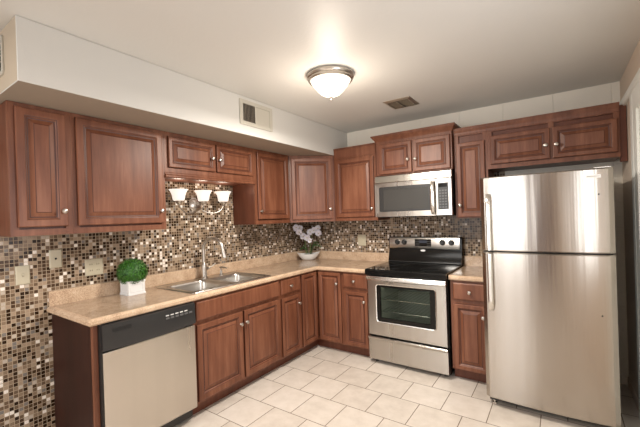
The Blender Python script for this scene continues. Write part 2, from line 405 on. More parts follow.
# moulding along the right wall, door with its casing
bm = bmesh.new(); sweep(bm, [(XR, -0.0), (XR, -2.6)], [(0, 2.215), (0.018, 2.215), (0.026, 2.225), (0.026, 2.262), (0.018, 2.285), (0, 2.29)]); struct('trim_2', bm, M_TRIM)
struct('trim_3', B((XR-0.02, XR, -0.66, -0.575, 0, 2.215), bev=0.004), M_TRIM)
struct('door_1', B((XR-0.006, XR, -1.50, -0.66, 0.01, 2.215), (XR-0.018, XR-0.006, -0.78, -0.66, 0.01, 2.215), (XR-0.018, XR-0.006, -1.50, -1.38, 0.01, 2.215),
                   (XR-0.018, XR-0.006, -1.38, -0.78, 2.08, 2.215), (XR-0.018, XR-0.006, -1.38, -0.78, 0.01, 0.2), (XR-0.018, XR-0.006, -1.38, -0.78, 1.0, 1.14)), M_TRIM)
bm = bmesh.new(); sweep(bm, [(XR, -0.0), (XR, -0.574)], [(0, 0), (0.008, 0), (0.008, 0.06), (0.004, 0.068), (0, 0.07)]); struct('baseboard_right', bm, M_WALLR)
bm = bmesh.new(); sweep(bm, [(2.44, 0), (XR-0.01, 0)], [(0, 0), (0.010, 0), (0.010, 0.06), (0.005, 0.068), (0, 0.07)]); struct('baseboard_back', bm, M_BLOCK)

# ------------------------------------------------------------ upper cabinets
def carcase(T, u0, u1, z0, z1, depth, parent, bev=0.0015):
    return obj('body', B((u0, u1, 0.001 if T is LEFT else 0.009, depth-0.02, z0, z1), T=T, bev=bev, seg=1), M_WOODIN, parent)
ZB, ZD0, ZD1 = 1.402, 1.452, 2.115
ZT = ZS-0.002
# left wall, from the left end
t = thing('wall_cabinet', 'narrow single-door upper cabinet at the far left end, knob at its right', 'cabinet', LEFT(-2.99, 0.16, ZB))
carcase(LEFT, -3.135, -2.8335, ZB, ZT, 0.33, t)
face_frame(LEFT, -3.135, -2.8335, ZB, ZT, 0.33, [], [], t)
door(LEFT, -3.105, -2.862, ZD0, 2.14, 0.331, t, (-2.888, 1.543))
t = thing('wall_cabinet', 'wide single-door upper cabinet left of the sink light, above the leafy ball plant', 'cabinet', LEFT(-2.5, 0.16, ZB))
carcase(LEFT, -2.8325, -2.2065, ZB, ZT, 0.33, t)
face_frame(LEFT, -2.8325, -2.2065, ZB, ZT, 0.33, [], [], t)
door(LEFT, -2.808, -2.232, ZD0, 2.14, 0.331, t, (-2.256, 1.543))
t = thing('wall_cabinet', 'short two-door upper cabinet bridging above the sink and its three-shade light', 'cabinet', LEFT(-1.72, 0.16, 1.85))
carcase(LEFT, -2.2055, -1.2445, 1.815, ZT, 0.33, t)
face_frame(LEFT, -2.2055, -1.2445, 1.845, ZT, 0.33, [-1.722], [], t)
door(LEFT, -2.178, -1.730, 1.886, 2.13, 0.331, t, (-1.766, 2.0), 0.045)
door(LEFT, -1.714, -1.270, 1.886, 2.13, 0.331, t, (-1.690, 1.995), 0.045)
bm = bmesh.new(); sweep(bm, [(0.30, -2.2055), (0.30, -1.2445)], [(0.012, 1.804), (0.040, 1.804), (0.047, 1.811), (0.047, 1.822), (0.036, 1.832), (0.036, 1.842), (0.0305, 1.848), (0.0305, 1.852), (0.012, 1.852)]); obj('valance', bm, M_WOOD, t)
t = thing('wall_cabinet', 'tall upper cabinet right of the sink light, knob at its lower left', 'cabinet', LEFT(-0.98, 0.16, ZB))
carcase(LEFT, -1.2435, -0.705, ZB, ZT, 0.33, t)
face_frame(LEFT, -1.2435, -0.705, ZB, ZT, 0.33, [], [], t)
door(LEFT, -1.212, -0.728, ZD0, 2.14, 0.331, t, (-1.185, 1.535))
# diagonal corner cabinet
A = Vector((0.33, -0.704, 0)); Bp = Vector((0.704, -0.33, 0)); du = (Bp-A).normalized(); dn = Vector((du.y, -du.x, 0)); LW = (Bp-A).length
DIAG = lambda u, v, z: A + du*u + dn*(v) + Vector((0, 0, z))
t = thing('corner_wall_cabinet', 'diagonal corner upper cabinet with one lighter door, above the orchid', 'cabinet', (0.3, -0.3, ZB))
bm = bmesh.new()
pts = [(0.001, -0.009), (0.001, -0.704), (0.315, -0.704), (0.704, -0.315), (0.704, -0.009)]
rings(bm, [[Vector((x, y, z)) for x, y in pts] for z in (ZB, ZT)]); obj('body', bm, M_WOODIN, t)
face_frame(DIAG, 0.01, LW-0.01, ZB, ZT, 0.0, [], [], t, w=0.045)
door(DIAG, 0.030, LW-0.032, ZD0-0.02, 2.135, 0.001, t, (LW-0.060, 1.545))
# back wall
def crown(x0, x1, d, z0, z1, out, parent, left=True, right=True, name='crown_moulding'):
    pts = ([(x0, -0.012)] if left else []) + [(x0, -d), (x1, -d)] + ([(x1, -0.012)] if right else [])
    bm = bmesh.new(); h = z1-z0
    sweep(bm, pts, [(-0.010, z0), (0.003, z0), (0.005, z0+h*0.12), (out*0.35, z0+h*0.35), (out*0.80, z0+h*0.68), (out*0.86, z0+h*0.78), (out, z0+h*0.80), (out, z1), (-0.010, z1)], side=1)
    return obj(name, bm, M_WOOD, parent)
t = thing('wall_cabinet', 'tall upper cabinet between the diagonal corner cabinet and the microwave', 'cabinet', BACK(0.97, 0.16, ZB))
carcase(BACK, 0.7095, 1.2425, ZB, 2.236, 0.33, t)
face_frame(BACK, 0.7095, 1.2425, ZB, 2.12, 0.33, [], [], t)
obj('top_rail', B((0.7095, 1.2425, 0.312, 0.332, 2.121, 2.222), (0.7095, 1.2425, 0.312, 0.340, 2.223, 2.236), T=BACK, bev=0.0015, seg=1), M_WOOD, t)
door(BACK, 0.738, 1.215, ZD0-0.01, 2.098, 0.331, t, (1.190, 1.53))
t = thing('wall_cabinet', 'protruding two-door upper cabinet with crown moulding above the microwave', 'cabinet', BACK(1.65, 0.18, 1.862))
carcase(BACK, 1.270, 2.040, 1.866, 2.232, 0.38, t)
face_frame(BACK, 1.270, 2.040, 1.866, 2.232, 0.38, [1.663], [], t)
door(BACK, 1.308, 1.658, 1.876, 2.19, 0.381, t, (1.622, 2.003), 0.05)
door(BACK, 1.674, 2.026, 1.876, 2.19, 0.381, t, (1.700, 1.998), 0.05)
crown(1.272, 2.038, 0.38, 2.212, 2.285, 0.042, t)
t = thing('wall_cabinet', 'narrow upper cabinet between the microwave and the fridge cabinet', 'cabinet', BACK(2.19, 0.16, ZB))
carcase(BACK, 2.049, 2.333, ZB, 2.205, 0.33, t)
face_frame(BACK, 2.049, 2.333, ZB, 2.205, 0.33, [], [], t)
door(BACK, 2.070, 2.312, ZD0-0.04, 2.10, 0.331, t, (2.094, 1.522), 0.048)
crown(2.049, 2.333, 0.33, 2.175, 2.240, 0.020, t, left=False, right=False)
t = thing('wall_cabinet', 'short wide two-door upper cabinet above the steel refrigerator', 'cabinet', BACK(2.8, 0.16, 1.83))
carcase(BACK, 2.334, 3.236, 1.835, 2.205, 0.33, t)
face_frame(BACK, 2.334, 3.236, 1.835, 2.205, 0.33, [2.809], [], t)
door(BACK, 2.358, 2.800, 1.872, 2.125, 0.331, t, (2.770, 1.983), 0.048)
door(BACK, 2.818, 3.222, 1.872, 2.125, 0.331, t, (2.842, 1.980), 0.048)
crown(2.334, 3.236, 0.33, 2.175, 2.240, 0.020, t, left=False, right=False)
obj('filler_panel', B((3.237, 3.278, 0.27, 0.31, 1.80, 2.225), T=BACK, bev=0.002, seg=1), M_WOODIN, t)

# ------------------------------------------------------------ base cabinets
XF = 0.61; ZC = 0.872
def base(T, u0, u1, parent, us=(), zs=(), body=True, kick=True, depth=XF):
    obj('body', B((u0, u1, 0.002 if T is LEFT else 0.010, depth-0.021, 0.095, ZC), T=T, bev=0.001, seg=1), M_WOODIN, parent)
    face_frame(T, u0, u1, 0.095, ZC, depth, list(us), list(zs), parent)
    if kick: obj('toe_kick', B((u0, u1, depth-0.085, depth-0.066, 0.0, 0.094), T=T), M_WOODIN, parent)
# end panel beside the dishwasher
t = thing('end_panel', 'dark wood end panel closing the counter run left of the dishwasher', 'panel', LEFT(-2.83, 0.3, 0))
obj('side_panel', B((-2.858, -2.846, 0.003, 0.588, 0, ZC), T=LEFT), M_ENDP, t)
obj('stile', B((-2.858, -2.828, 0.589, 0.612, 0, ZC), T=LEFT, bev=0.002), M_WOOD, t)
# sink base: open-topped body so that the basins hang inside
t = thing('base_cabinet', 'sink base cabinet with a blank front and two doors, next to the dishwasher', 'cabinet', LEFT(-1.7, 0.3, 0))
obj('body', B((-2.196, -2.180, 0.002, 0.588, 0.095, ZC), (-1.256, -1.240, 0.002, 0.588, 0.095, ZC), (-2.179, -1.257, 0.002, 0.588, 0.095, 0.113), (-2.179, -1.257, 0.002, 0.012, 0.114, ZC), T=LEFT), M_WOODIN, t)
face_frame(LEFT, -2.196, -1.240, 0.095, ZC, XF, [-1.716], [0.695], t)
obj('toe_kick', B((-2.196, -1.240, 0.525, 0.544, 0, 0.094), T=LEFT), M_WOODIN, t)
drawer(LEFT, -2.172, -1.258, 0.712, 0.856, 0.611, t, name='blank_front')
door(LEFT, -2.172, -1.728, 0.118, 0.684, 0.611, t, (-1.755, 0.582))
door(LEFT, -1.708, -1.258, 0.118, 0.684, 0.611, t, (-1.690, 0.584))
t = thing('base_cabinet', 'narrow drawer-over-door base cabinet between sink base and inside corner', 'cabinet', LEFT(-1.07, 0.3, 0))
base(LEFT, -1.239, -0.918, t, zs=[0.69])
drawer(LEFT, -1.222, -0.934, 0.712, 0.856, 0.611, t, (-1.092, 0.784))
door(LEFT, -1.222, -0.934, 0.110, 0.676, 0.611, t, (-0.966, 0.584), 0.048)
# inside corner cabinet with two doors meeting at the corner
t = thing('corner_base_cabinet', 'inside corner base cabinet whose two full-height doors meet at right angles', 'cabinet', (0.35, -0.35, 0))
bm = bmesh.new(); pts = [(0.002, -0.010), (0.002, -0.917), (0.588, -0.917), (0.588, -0.588), (0.944, -0.588), (0.944, -0.010)]
rings(bm, [[Vector((x, y, z)) for x, y in pts] for z in (0.095, ZC)]); obj('body', bm, M_WOODIN, t)
obj('face_frame', B((-0.917, -0.895, 0.589, XF, 0.095, ZC), (-0.894, -0.611, 0.589, XF-0.0005, 0.835, ZC), (-0.894, -0.611, 0.589, XF-0.0005, 0.095, 0.125), T=LEFT), M_WOOD, t)
obj('face_frame', B((0.922, 0.944, 0.589, XF, 0.095, ZC), (0.611, 0.921, 0.589, XF-0.0005, 0.835, ZC), (0.611, 0.921, 0.589, XF-0.0005, 0.095, 0.125), T=BACK), M_WOOD, t)
obj('toe_kick', B((0.525, 0.544, -0.917, -0.526, 0, 0.094), (0.545, 0.944, -0.544, -0.526, 0, 0.094)), M_WOODIN, t)
door(LEFT, -0.902, -0.640, 0.110, 0.856, 0.611, t, None, 0.048)
door(BACK, 0.640, 0.928, 0.110, 0.856, 0.611, t, (0.884, 0.742), 0.048)
t = thing('base_cabinet', 'drawer-over-door base cabinet just left of the range', 'cabinet', BACK(1.1, 0.3, 0))
base(BACK, 0.945, 1.250, t, zs=[0.69])
drawer(BACK, 0.962, 1.240, 0.712, 0.852, 0.611, t, (1.095, 0.784))
door(BACK, 0.962, 1.240, 0.110, 0.676, 0.611, t, (1.205, 0.584), 0.048)
t = thing('base_cabinet', 'drawer-over-door base cabinet between the range and the refrigerator', 'cabinet', BACK(2.2, 0.3, 0))
base(BACK, 2.046, 2.350, t, zs=[0.69])
drawer(BACK, 2.070, 2.340, 0.706, 0.852, 0.611, t, (2.207, 0.778))
door(BACK, 2.070, 2.340, 0.104, 0.670, 0.611, t, (2.310, 0.578), 0.05)

# ------------------------------------------------------------ countertops
ZK = 0.914
prof = [(0, ZC+0.0015), (0.020, ZC+0.0015), (0.028, ZC+0.010), (0.028, ZK-0.014), (0.014, ZK), (0, ZK)]
sprof = [(0, ZK+0.0005), (0.020, ZK+0.0005), (0.020, 1.004), (0.015, 1.012), (0, 1.013)]
def counter_boxes(bxs):
    bm = bmesh.new()
    for q in bxs: box(bm, ID, *q, ZC+0.0015, ZK)
    bmesh.ops.remove_doubles(bm, verts=bm.verts, dist=1e-5); return bm
XE = 0.617
t = thing('countertop', 'L-shaped tan speckled laminate worktop holding the sink and both plants', 'countertop', (0.3, -1.5, ZC))
obj('worktop', counter_boxes([(0.001, XE, -2.858, -2.150), (0.001, 0.115, -2.150, -1.345), (0.575, XE, -2.150, -1.345), (0.001, XE, -1.345, -0.009), (XE, 1.252, -XE, -0.009)]), M_COUNTER, t)
bm = bmesh.new(); sweep(bm, [(0.003, -2.858), (XE, -2.858), (XE, -XE), (1.252, -XE)], prof); obj('front_edge', bm, M_COUNTER_LIT, t)
bm = bmesh.new(); sweep(bm, [(0.001, -2.872), (0.001, -0.009), (1.252, -0.009)], sprof); obj('backsplash', bm, M_COUNTER_LIT, t)
t = thing('countertop', 'short tan laminate worktop between the range and the refrigerator', 'countertop', (2.2, -0.3, ZC))
obj('worktop', counter_boxes([(2.040, 2.351, -XE, -0.009)]), M_COUNTER, t)
bm = bmesh.new(); sweep(bm, [(2.040, -XE), (2.351, -XE)], prof); obj('front_edge', bm, M_COUNTER_LIT, t)
bm = bmesh.new(); sweep(bm, [(2.040, -0.009), (2.351, -0.009)], sprof); obj('backsplash', bm, M_COUNTER_LIT, t)

# ------------------------------------------------------------ sink, faucet, soap dispenser
def rrect(x0, x1, y0, y1, r, z, n=6):
    out = []
    for cx_, cy_, a0 in ((x1-r, y1-r, 0), (x0+r, y1-r, 90), (x0+r, y0+r, 180), (x1-r, y0+r, 270)):
        for i in range(n+1):
            a = math.radians(a0+90*i/n); out.append(Vector((cx_+r*math.cos(a), cy_+r*math.sin(a), z)))
    return out
t = thing('kitchen_sink', 'double-bowl stainless steel drop-in sink in the tan countertop', 'sink', (0.35, -1.75, 0.75))
bm = bmesh.new()
SX0, SX1, SY0, SY1 = 0.062, 0.600, -2.172, -1.322; zr = ZK+0.001
ymid0, ymid1 = -1.765, -1.729
bowls = [(0.165, 0.560, SY0+0.040, ymid0), (0.165, 0.560, ymid1, SY1-0.040)]
# deck: rim strips between and around the bowls
def strip(x0, x1, y0, y1): box(bm, ID, x0, x1, y0, y1, zr, zr+0.006)
strip(SX0+0.008, 0.165, SY0+0.008, SY1-0.008); strip(0.560, SX1-0.008, SY0+0.008, SY1-0.008)
strip(0.165, 0.560, SY0+0.008, SY0+0.040); strip(0.165, 0.560, ymid0, ymid1); strip(0.165, 0.560, SY1-0.040, SY1-0.008)
bmesh.ops.remove_doubles(bm, verts=bm.verts, dist=1e-5)
obj('rim', bm, M_SINK, t)
bm = bmesh.new()
lo = lambda i, z: rrect(SX0+i, SX1-i, SY0+i, SY1-i, 0.03, z)
rings(bm, [lo(0, zr), lo(0.002, zr+0.006), lo(0.006, zr+0.0085), lo(0.012, zr+0.0068)], False, False); obj('rolled_edge', bm, M_SINK, t, smooth=60)
for (x0, x1, y0, y1) in bowls:
    bm = bmesh.new(); L = []
    for i, z in ((0.0, zr+0.0062), (0.004, zr+0.003), (0.010, zr-0.02), (0.016, 0.80), (0.022, 0.765), (0.04, 0.748), (0.10, 0.742)):
        L.append(rrect(x0+i, x1-i, y0+i, y1-i, 0.05 if i < 0.05 else 0.02, z))
    rings(bm, L, False, True)
    b_ = obj('basin', bm, M_SINK, t, smooth=60)
    md = b_.modifiers.new('thickness', 'SOLIDIFY'); md.thickness = 0.0015; md.offset = 0
    bm = bmesh.new(); lathe(bm, [(0.0001, 0), (0.025, 0), (0.030, 0.004), (0.042, 0.004), (0.044, 0.0)], ((x0+x1)/2, (y0+y1)/2, 0.7435), n=24); obj('drain', bm, M_CHROME, b_, smooth=40)
fx, fy = 0.112, -1.712; fz = zr+0.0065
t = thing('faucet', 'satin nickel gooseneck faucet with side lever standing on the sink deck', 'faucet', (fx, fy, fz))
bm = bmesh.new(); lathe(bm, [(0.0001, 0), (0.031, 0), (0.031, 0.006), (0.024, 0.014), (0.0235, 0.10), (0.022, 0.125), (0.014, 0.140), (0.0001, 0.141)], (fx, fy, fz), n=24); obj('faucet_base', bm, M_NICKEL, t, smooth=40)
dx, dy = 1.1, 0.19
sp_ = [Vector((fx, fy, fz+0.13)), Vector((fx, fy, fz+0.24))] + bez((fx, fy, fz+0.27), (fx, fy, fz+0.40), (fx+0.19*dx, fy+0.19*dy, fz+0.41), (fx+0.205*dx, fy+0.205*dy, fz+0.27), 14)
bm = bmesh.new(); tube(bm, sp_, 0.0140, 14); obj('spout', bm, M_NICKEL, t, smooth=50)
bm = bmesh.new(); e = sp_[-1]; e2 = e + Vector((0.018*dx, 0.018*dy, -0.075)); tube(bm, [e + Vector((0, 0, 0.004)), e+(e2-e)*0.2, e+(e2-e)*0.8, e2], [0.0135, 0.016, 0.019, 0.0165], 16); obj('spray_head', bm, M_NICKEL, t, smooth=50)
bm = bmesh.new(); tube(bm, [(fx, fy+0.018, fz+0.085), (fx, fy+0.045, fz+0.088)], 0.015, 14); tube(bm, [(fx, fy+0.046, fz+0.088), (fx+0.01, fy+0.075, fz+0.100), (fx+0.02, fy+0.115, fz+0.125)], [0.008, 0.006, 0.0055], 10); obj('lever_handle', bm, M_NICKEL, t, smooth=50)
sx_, sy2 = 0.115, -1.520
t = thing('soap_dispenser', 'small satin nickel soap dispenser right of the faucet', 'soap dispenser', (sx_, sy2, fz))
bm = bmesh.new(); lathe(bm, [(0.0001, 0), (0.021, 0), (0.021, 0.005), (0.013, 0.012), (0.012, 0.045), (0.0001, 0.046)], (sx_, sy2, fz), n=20); obj('dispenser_base', bm, M_NICKEL, t, smooth=40)
bm = bmesh.new(); tube(bm, [(sx_, sy2, fz+0.044), (sx_, sy2, fz+0.072)], 0.007, 12); tube(bm, [(sx_-0.012, sy2, fz+0.072), (sx_+0.02, sy2, fz+0.078), (sx_+0.075, sy2+0.012, fz+0.070)], [0.011, 0.009, 0.006], 12); obj('pump_spout', bm, M_NICKEL, t, smooth=50)

# ------------------------------------------------------------ dishwasher
t = thing('dishwasher', 'stainless steel dishwasher with black control panel under the counter', 'dishwasher', LEFT(-2.5, 0.3, 0))
y0, y1 = -2.822, -2.204
obj('body', B((y0, y1, 0.02, 0.585, 0.02, 0.868), T=LEFT), M_BLACKM, t)
bm = bmesh.new()
lp = []
for y in (y0+0.002, y1-0.002):
    lp.append([LEFT(y, v, z) for v, z in ((0.586, 0.100), (0.638, 0.100), (0.648, 0.110), (0.650, 0.40), (0.648, 0.698), (0.646, 0.702), (0.586, 0.700))])
rings(bm, lp); obj('door', bm, M_STEEL, t)
obj('door_edge', B((y0-0.004, y0+0.0015, 0.586, 0.640, 0.02, 0.868), T=LEFT), M_BLACKM, t)
bm = bmesh.new(); K = 16; lp = []
for i in range(K+1):
    f = i/K; y = y0 + (y1-y0)*f; dip = 0.022*(1-(2*f-1)**2)
    lp.append([LEFT(y, v, z) for v, z in ((0.586, 0.704), (0.630, 0.704-dip*0.0), (0.655, 0.712-dip*0.5+0.004), (0.660, 0.735), (0.654, 0.860), (0.640, 0.868), (0.586, 0.868))])
rings(bm, lp); cpn = obj('control_panel', bm, M_DWP, t, smooth=35)
obj('vent_slot', B(*[(-2.765, -2.655, 0.6535, 0.6585, 0.812+0.007*k, 0.815+0.007*k) for k in range(4)], T=LEFT), M_DARK, cpn)
for k in range(6):
    obj('button', B((-2.43+0.035*k, -2.405+0.035*k, 0.654, 0.6600, 0.800, 0.812), T=LEFT, bev=0.0015), M_KEY, cpn)
for k in range(5):
    obj('indicator', B((-2.43+0.035*k, -2.408+0.035*k, 0.654, 0.6585, 0.822, 0.828), T=LEFT), M_MARK, cpn)
obj('toe_kick', B((y0, y1, 0.53, 0.548, 0.0, 0.095), T=LEFT), M_BLACKM, t)

# ------------------------------------------------------------ range
t = thing('range', 'freestanding electric range with black glass top and stainless oven door', 'range', BACK(1.645, 0.35, 0))
x0, x1 = 1.258, 2.030
YF = 0.615
obj('body', B((x0, x0+0.02, 0.03, YF, 0.03, 0.905), (x1-0.02, x1, 0.03, YF, 0.03, 0.905), (x0+0.02, x1-0.02, 0.03, 0.05, 0.03, 0.905), (x0+0.02, x1-0.02, 0.05, YF, 0.03, 0.31), (x0+0.02, x1-0.02, 0.05, YF, 0.80, 0.905), T=BACK), M_BLACK, t)
cav = obj('oven_cavity', B((x0+0.09, x0+0.10, 0.10, YF-0.001, 0.33, 0.79), (x1-0.10, x1-0.09, 0.10, YF-0.001, 0.33, 0.79), (x0+0.10, x1-0.10, 0.10, 0.11, 0.33, 0.79), (x0+0.10, x1-0.10, 0.11, YF-0.001, 0.33, 0.34), (x0+0.10, x1-0.10, 0.11, YF-0.001, 0.78, 0.79), T=BACK), M_CAVITY, t)
for zz in (0.50, 0.62):
    bm = bmesh.new()
    for k in range(14): tube(bm, [BACK(x0+0.12+k*0.0405, 0.13, zz), BACK(x0+0.12+k*0.0405, YF-0.04, zz)], 0.003, 6)
    for v in (0.13, YF-0.04): tube(bm, [BACK(x0+0.101, v, zz), BACK(x1-0.101, v, zz)], 0.0045, 6)
    obj('oven_rack', bm, M_CHROME, cav)
# cooktop
bm = bmesh.new()
cp_ = [(0.05, 0.906), (0.680, 0.862), (0.690, 0.868), (0.692, 0.915), (0.684, 0.931), (0.05, 0.934)]
cp_ = [(0.05, 0.906), (0.640, 0.906), (0.640, 0.872), (0.688, 0.872), (0.692, 0.880), (0.692, 0.918), (0.682, 0.931), (0.05, 0.933)]
rings(bm, [[BACK(x, v, z) for v, z in cp_] for x in (x0-0.003, x1+0.003)]); ct = obj('cooktop', bm, M_GLASSTOP, t)
for cx_, cv, r in ((1.45, 0.50, 0.115), (1.84, 0.50, 0.09), (1.45, 0.22, 0.09), (1.84, 0.22, 0.115)):
    bm = bmesh.new(); lathe(bm, [(r-0.003, 0.0), (r-0.003, 0.0008), (r, 0.0008), (r, 0.0)], BACK(cx_, cv, 0.9325), n=40); obj('burner_ring', bm, M_BURN, ct)
# backguard
bm = bmesh.new(); rings(bm, [[BACK(x, v, z) for v, z in ((0.032, 0.935), (0.120, 0.935), (0.112, 0.97), (0.085, 1.05), (0.085, 1.195), (0.075, 1.208), (0.032, 1.208))] for x in (x0-0.002, x1+0.004)])
bg = obj('backguard', bm, M_BLACK, t, smooth=35)
obj('shelf_trim', B((x0, x1, 0.118, 0.128, 0.937, 0.945), T=BACK, bev=0.003), M_BLACKM, bg)
bm = bmesh.new(); rings(bm, [[BACK(x, v, z) for v, z in ((0.086, 1.083), (0.098, 1.083), (0.104, 1.095), (0.100, 1.190), (0.090, 1.204), (0.086, 1.204))] for x in (x0+0.012, x1-0.012)])
pn = obj('control_panel', bm, M_STEELH, t, smooth=35)
for i, kx in enumerate((1.363, 1.442, 1.851, 1.940)):
    bm = bmesh.new(); lathe(bm, [(0.0001, 0), (0.030, 0), (0.030, 0.003), (0.024, 0.006), (0.0225, 0.026), (0.019, 0.030), (0.0001, 0.030)], BACK(kx, 0.102, 1.152), (0, -1, 0), 24)
    box(bm, BACK, kx-0.004, kx+0.004, 0.130, 0.136, 1.134, 1.170)
    obj('knob', bm, M_BLACKM, pn, smooth=40)
obj('display', B((1.560, 1.735, 0.100, 0.1065, 1.108, 1.186), T=BACK, bev=0.001), M_BLACK, pn)
obj('clock', B((1.61, 1.69, 0.1066, 0.1075, 1.145, 1.172), T=BACK), M_DISP, pn)
for k in range(18):
    kx = 1.568+0.016*(k % 3)+(0.0 if k < 9 else 0.125); kz = 1.120+0.02*((k % 9)//3)
    obj('key', B((kx, kx+0.010, 0.1066, 0.1072, kz, kz+0.005), T=BACK), M_KEY, pn)
bm = bmesh.new(); lathe(bm, [(0.0001, 0), (0.012, 0), (0.011, 0.0025), (0.0001, 0.003)], (0, 0, 0), n=24)
bmesh.ops.scale(bm, vec=(2.4, 1, 1), verts=bm.verts); bmesh.ops.rotate(bm, cent=(0, 0, 0), matrix=Matrix.Rotation(PI/2, 3, 'X'), verts=bm.verts); bmesh.ops.translate(bm, vec=BACK(1.640, 0.0825, 1.062), verts=bm.verts)
obj('badge', bm, M_MARK, bg)
# oven door with window
bm = bmesh.new()
dz0, dz1 = 0.283, 0.862; wx0, wx1, wz0, wz1 = 1.352, 1.938, 0.415, 0.788
def rr(u0, u1, z0, z1, r, v, n=5):
    return [BACK(p.x, v, p.y) for p in [Vector((q.x, q.y)) for q in rrect(u0, u1, z0, z1, r, 0, n)]]
rings(bm, [rr(wx0, wx1, wz0, wz1, 0.032, 0.617), rr(x0+0.006, x1-0.006, dz0, dz1, 0.004, 0.617), rr(x0+0.006, x1-0.006, dz0, dz1, 0.004, 0.660), rr(x0+0.010, x1-0.010, dz0+0.004, dz1-0.004, 0.006, 0.664), rr(wx0-0.0, wx1+0.0, wz0, wz1, 0.032, 0.664), rr(wx0, wx1, wz0, wz1, 0.032, 0.617)], False, False)
dr = obj('oven_door', bm, M_STEELH, t)
bm = bmesh.new(); rings(bm, [rr(wx0+0.001, wx1-0.001, wz0+0.001, wz1-0.001, 0.031, 0.655), rr(wx0+0.001, wx1-0.001, wz0+0.001, wz1-0.001, 0.031, 0.669), rr(wx0+0.0095, wx1-0.0095, wz0+0.0095, wz1-0.0095, 0.023, 0.667), rr(wx0+0.0095, wx1-0.0095, wz0+0.0095, wz1-0.0095, 0.023, 0.655)], False, False); obj('window_trim', bm, M_CHROME, dr)
wf = obj('window_frame', B((wx0+0.010, wx0+0.045, 0.640, 0.662, wz0+0.010, wz1-0.010), (wx1-0.060, wx1-0.010, 0.640, 0.662, wz0+0.010, wz1-0.010), (wx0+0.045, wx1-0.060, 0.640, 0.662, wz0+0.010, wz0+0.045), (wx0+0.045, wx1-0.060, 0.640, 0.662, wz1-0.030, wz1-0.010), T=BACK), M_BLACK, dr)
obj('window_glass', B((wx0+0.045, wx1-0.060, 0.645, 0.651, wz0+0.045, wz1-0.030), T=BACK), M_OVENGLASS, dr)
bm = bmesh.new()
K = 12; lp = []
for i in range(K+1):
    f = i/K; x = x0+0.004 + (x1-x0-0.008)*f; o_ = 0.018*(1-(2*f-1)**4)
    lp.append([BACK(x, v+o_*g, z) for v, z, g in ((0.666, 0.822, 0.4), (0.684, 0.820, 1), (0.692, 0.828, 1), (0.692, 0.854, 1), (0.684, 0.864, 1), (0.666, 0.862, 0.4))])
rings(bm, lp); obj('handle', bm, M_CHROME, dr, smooth=40)
# storage drawer
bm = bmesh.new(); rings(bm, [[BACK(x, v, z) for v, z in ((0.617, 0.040), (0.655, 0.040), (0.662, 0.048), (0.664, 0.235), (0.678, 0.250), (0.682, 0.262), (0.676, 0.270), (0.617, 0.270))] for x in (x0+0.006, x1-0.006)])
obj('storage_drawer', bm, M_STEELH, t, smooth=35)
for fx_ in (x0+0.05, x1-0.05):
    for fv in (0.12, 0.58):
        bm = bmesh.new(); lathe(bm, [(0.0001, 0), (0.020, 0), (0.018, 0.012), (0.010, 0.014), (0.010, 0.031), (0.0001, 0.031)], BACK(fx_, fv, 0), n=16); obj('foot', bm, M_BLACKM, t)

# ------------------------------------------------------------ microwave
t = thing('microwave', 'stainless steel over-the-range microwave under the crowned cabinet', 'microwave', BACK(1.64, 0.2, 1.437))
x0, x1, z0, z1 = 1.262, 2.036, 1.432, 1.860
obj('body', B((x0+0.003, x1-0.001, 0.010, 0.385, z0, z1), T=BACK, bev=0.002), M_BLACKM, t)
bm = bmesh.new(); rings(bm, [[BACK(x, v, z) for v, z in ((0.386, 1.786), (0.420, 1.786), (0.422, 1.792), (0.410, 1.853), (0.404, 1.858), (0.386, 1.858))] for x in (x0, x1)])
vg = obj('vent_panel', bm, M_STEELH, t)
bm = bmesh.new(); box(bm, BACK, 1.60, 1.66, 0.4165, 0.4195, 1.800, 1.806); obj('badge', bm, M_KEY, vg)
bm = bmesh.new(); wx0, wx1, wz0, wz1 = 1.308, 1.845, 1.487, 1.742; dx1 = 1.888
rings(bm, [rr(wx0, wx1, wz0, wz1, 0.015, 0.400), rr(wx0, wx1, wz0, wz1, 0.015, 0.422), rr(x0, dx1, z0+0.004, 1.782, 0.004, 0.424), rr(x0, dx1, z0+0.004, 1.782, 0.004, 0.386), rr(wx0, wx1, wz0, wz1, 0.015, 0.386)], False, False)
md_ = obj('door', bm, M_STEELH, t)
obj('window_frame', B((wx0+0.001, wx0+0.040, 0.398, 0.418, wz0, wz1), (wx1-0.025, wx1-0.001, 0.398, 0.418, wz0, wz1), (wx0+0.040, wx1-0.025, 0.398, 0.418, wz0, wz0+0.018), (wx0+0.040, wx1-0.025, 0.398, 0.418, wz1-0.025, wz1), T=BACK), M_BLACKM, md_)
obj('window', B((wx0+0.040, wx1-0.025, 0.398, 0.414, wz0+0.018, wz1-0.025), T=BACK), M_MWGLASS, md_)
bm = bmesh.new(); K = 12; lp = []
for i in range(K+1):
    f = i/K; z = 1.452+(1.762-1.452)*f; o_ = 0.424 + 0.034*(1-(2*f-1)**4)
    lp.append([BACK(1.850+0.034*a, o_+b_, z) for a, b_ in ((0, 0), (0, 0.010), (0.3, 0.016), (0.7, 0.016), (1, 0.010), (1, 0))])
rings(bm, lp); obj('handle', bm, M_CHROME, md_, smooth=40)
obj('control_bezel', B((dx1+0.003, x1, 0.386, 0.424, z0+0.004, 1.782), T=BACK, bev=0.002), M_STEELH, t)
kp = obj('keypad', B((1.912, 2.008, 0.4245, 0.4275, 1.492, 1.742), T=BACK, bev=0.001), M_BLACKM, t)
obj('display', B((1.922, 1.998, 0.4278, 0.4285, 1.700, 1.732), T=BACK), M_BLACK, kp)
for k in range(21):
    kx = 1.924+0.026*(k % 3); kz = 1.505+0.026*(k//3)
    obj('key', B((kx, kx+0.018, 0.4278, 0.4286, kz, kz+0.014), T=BACK), M_KEY, kp)
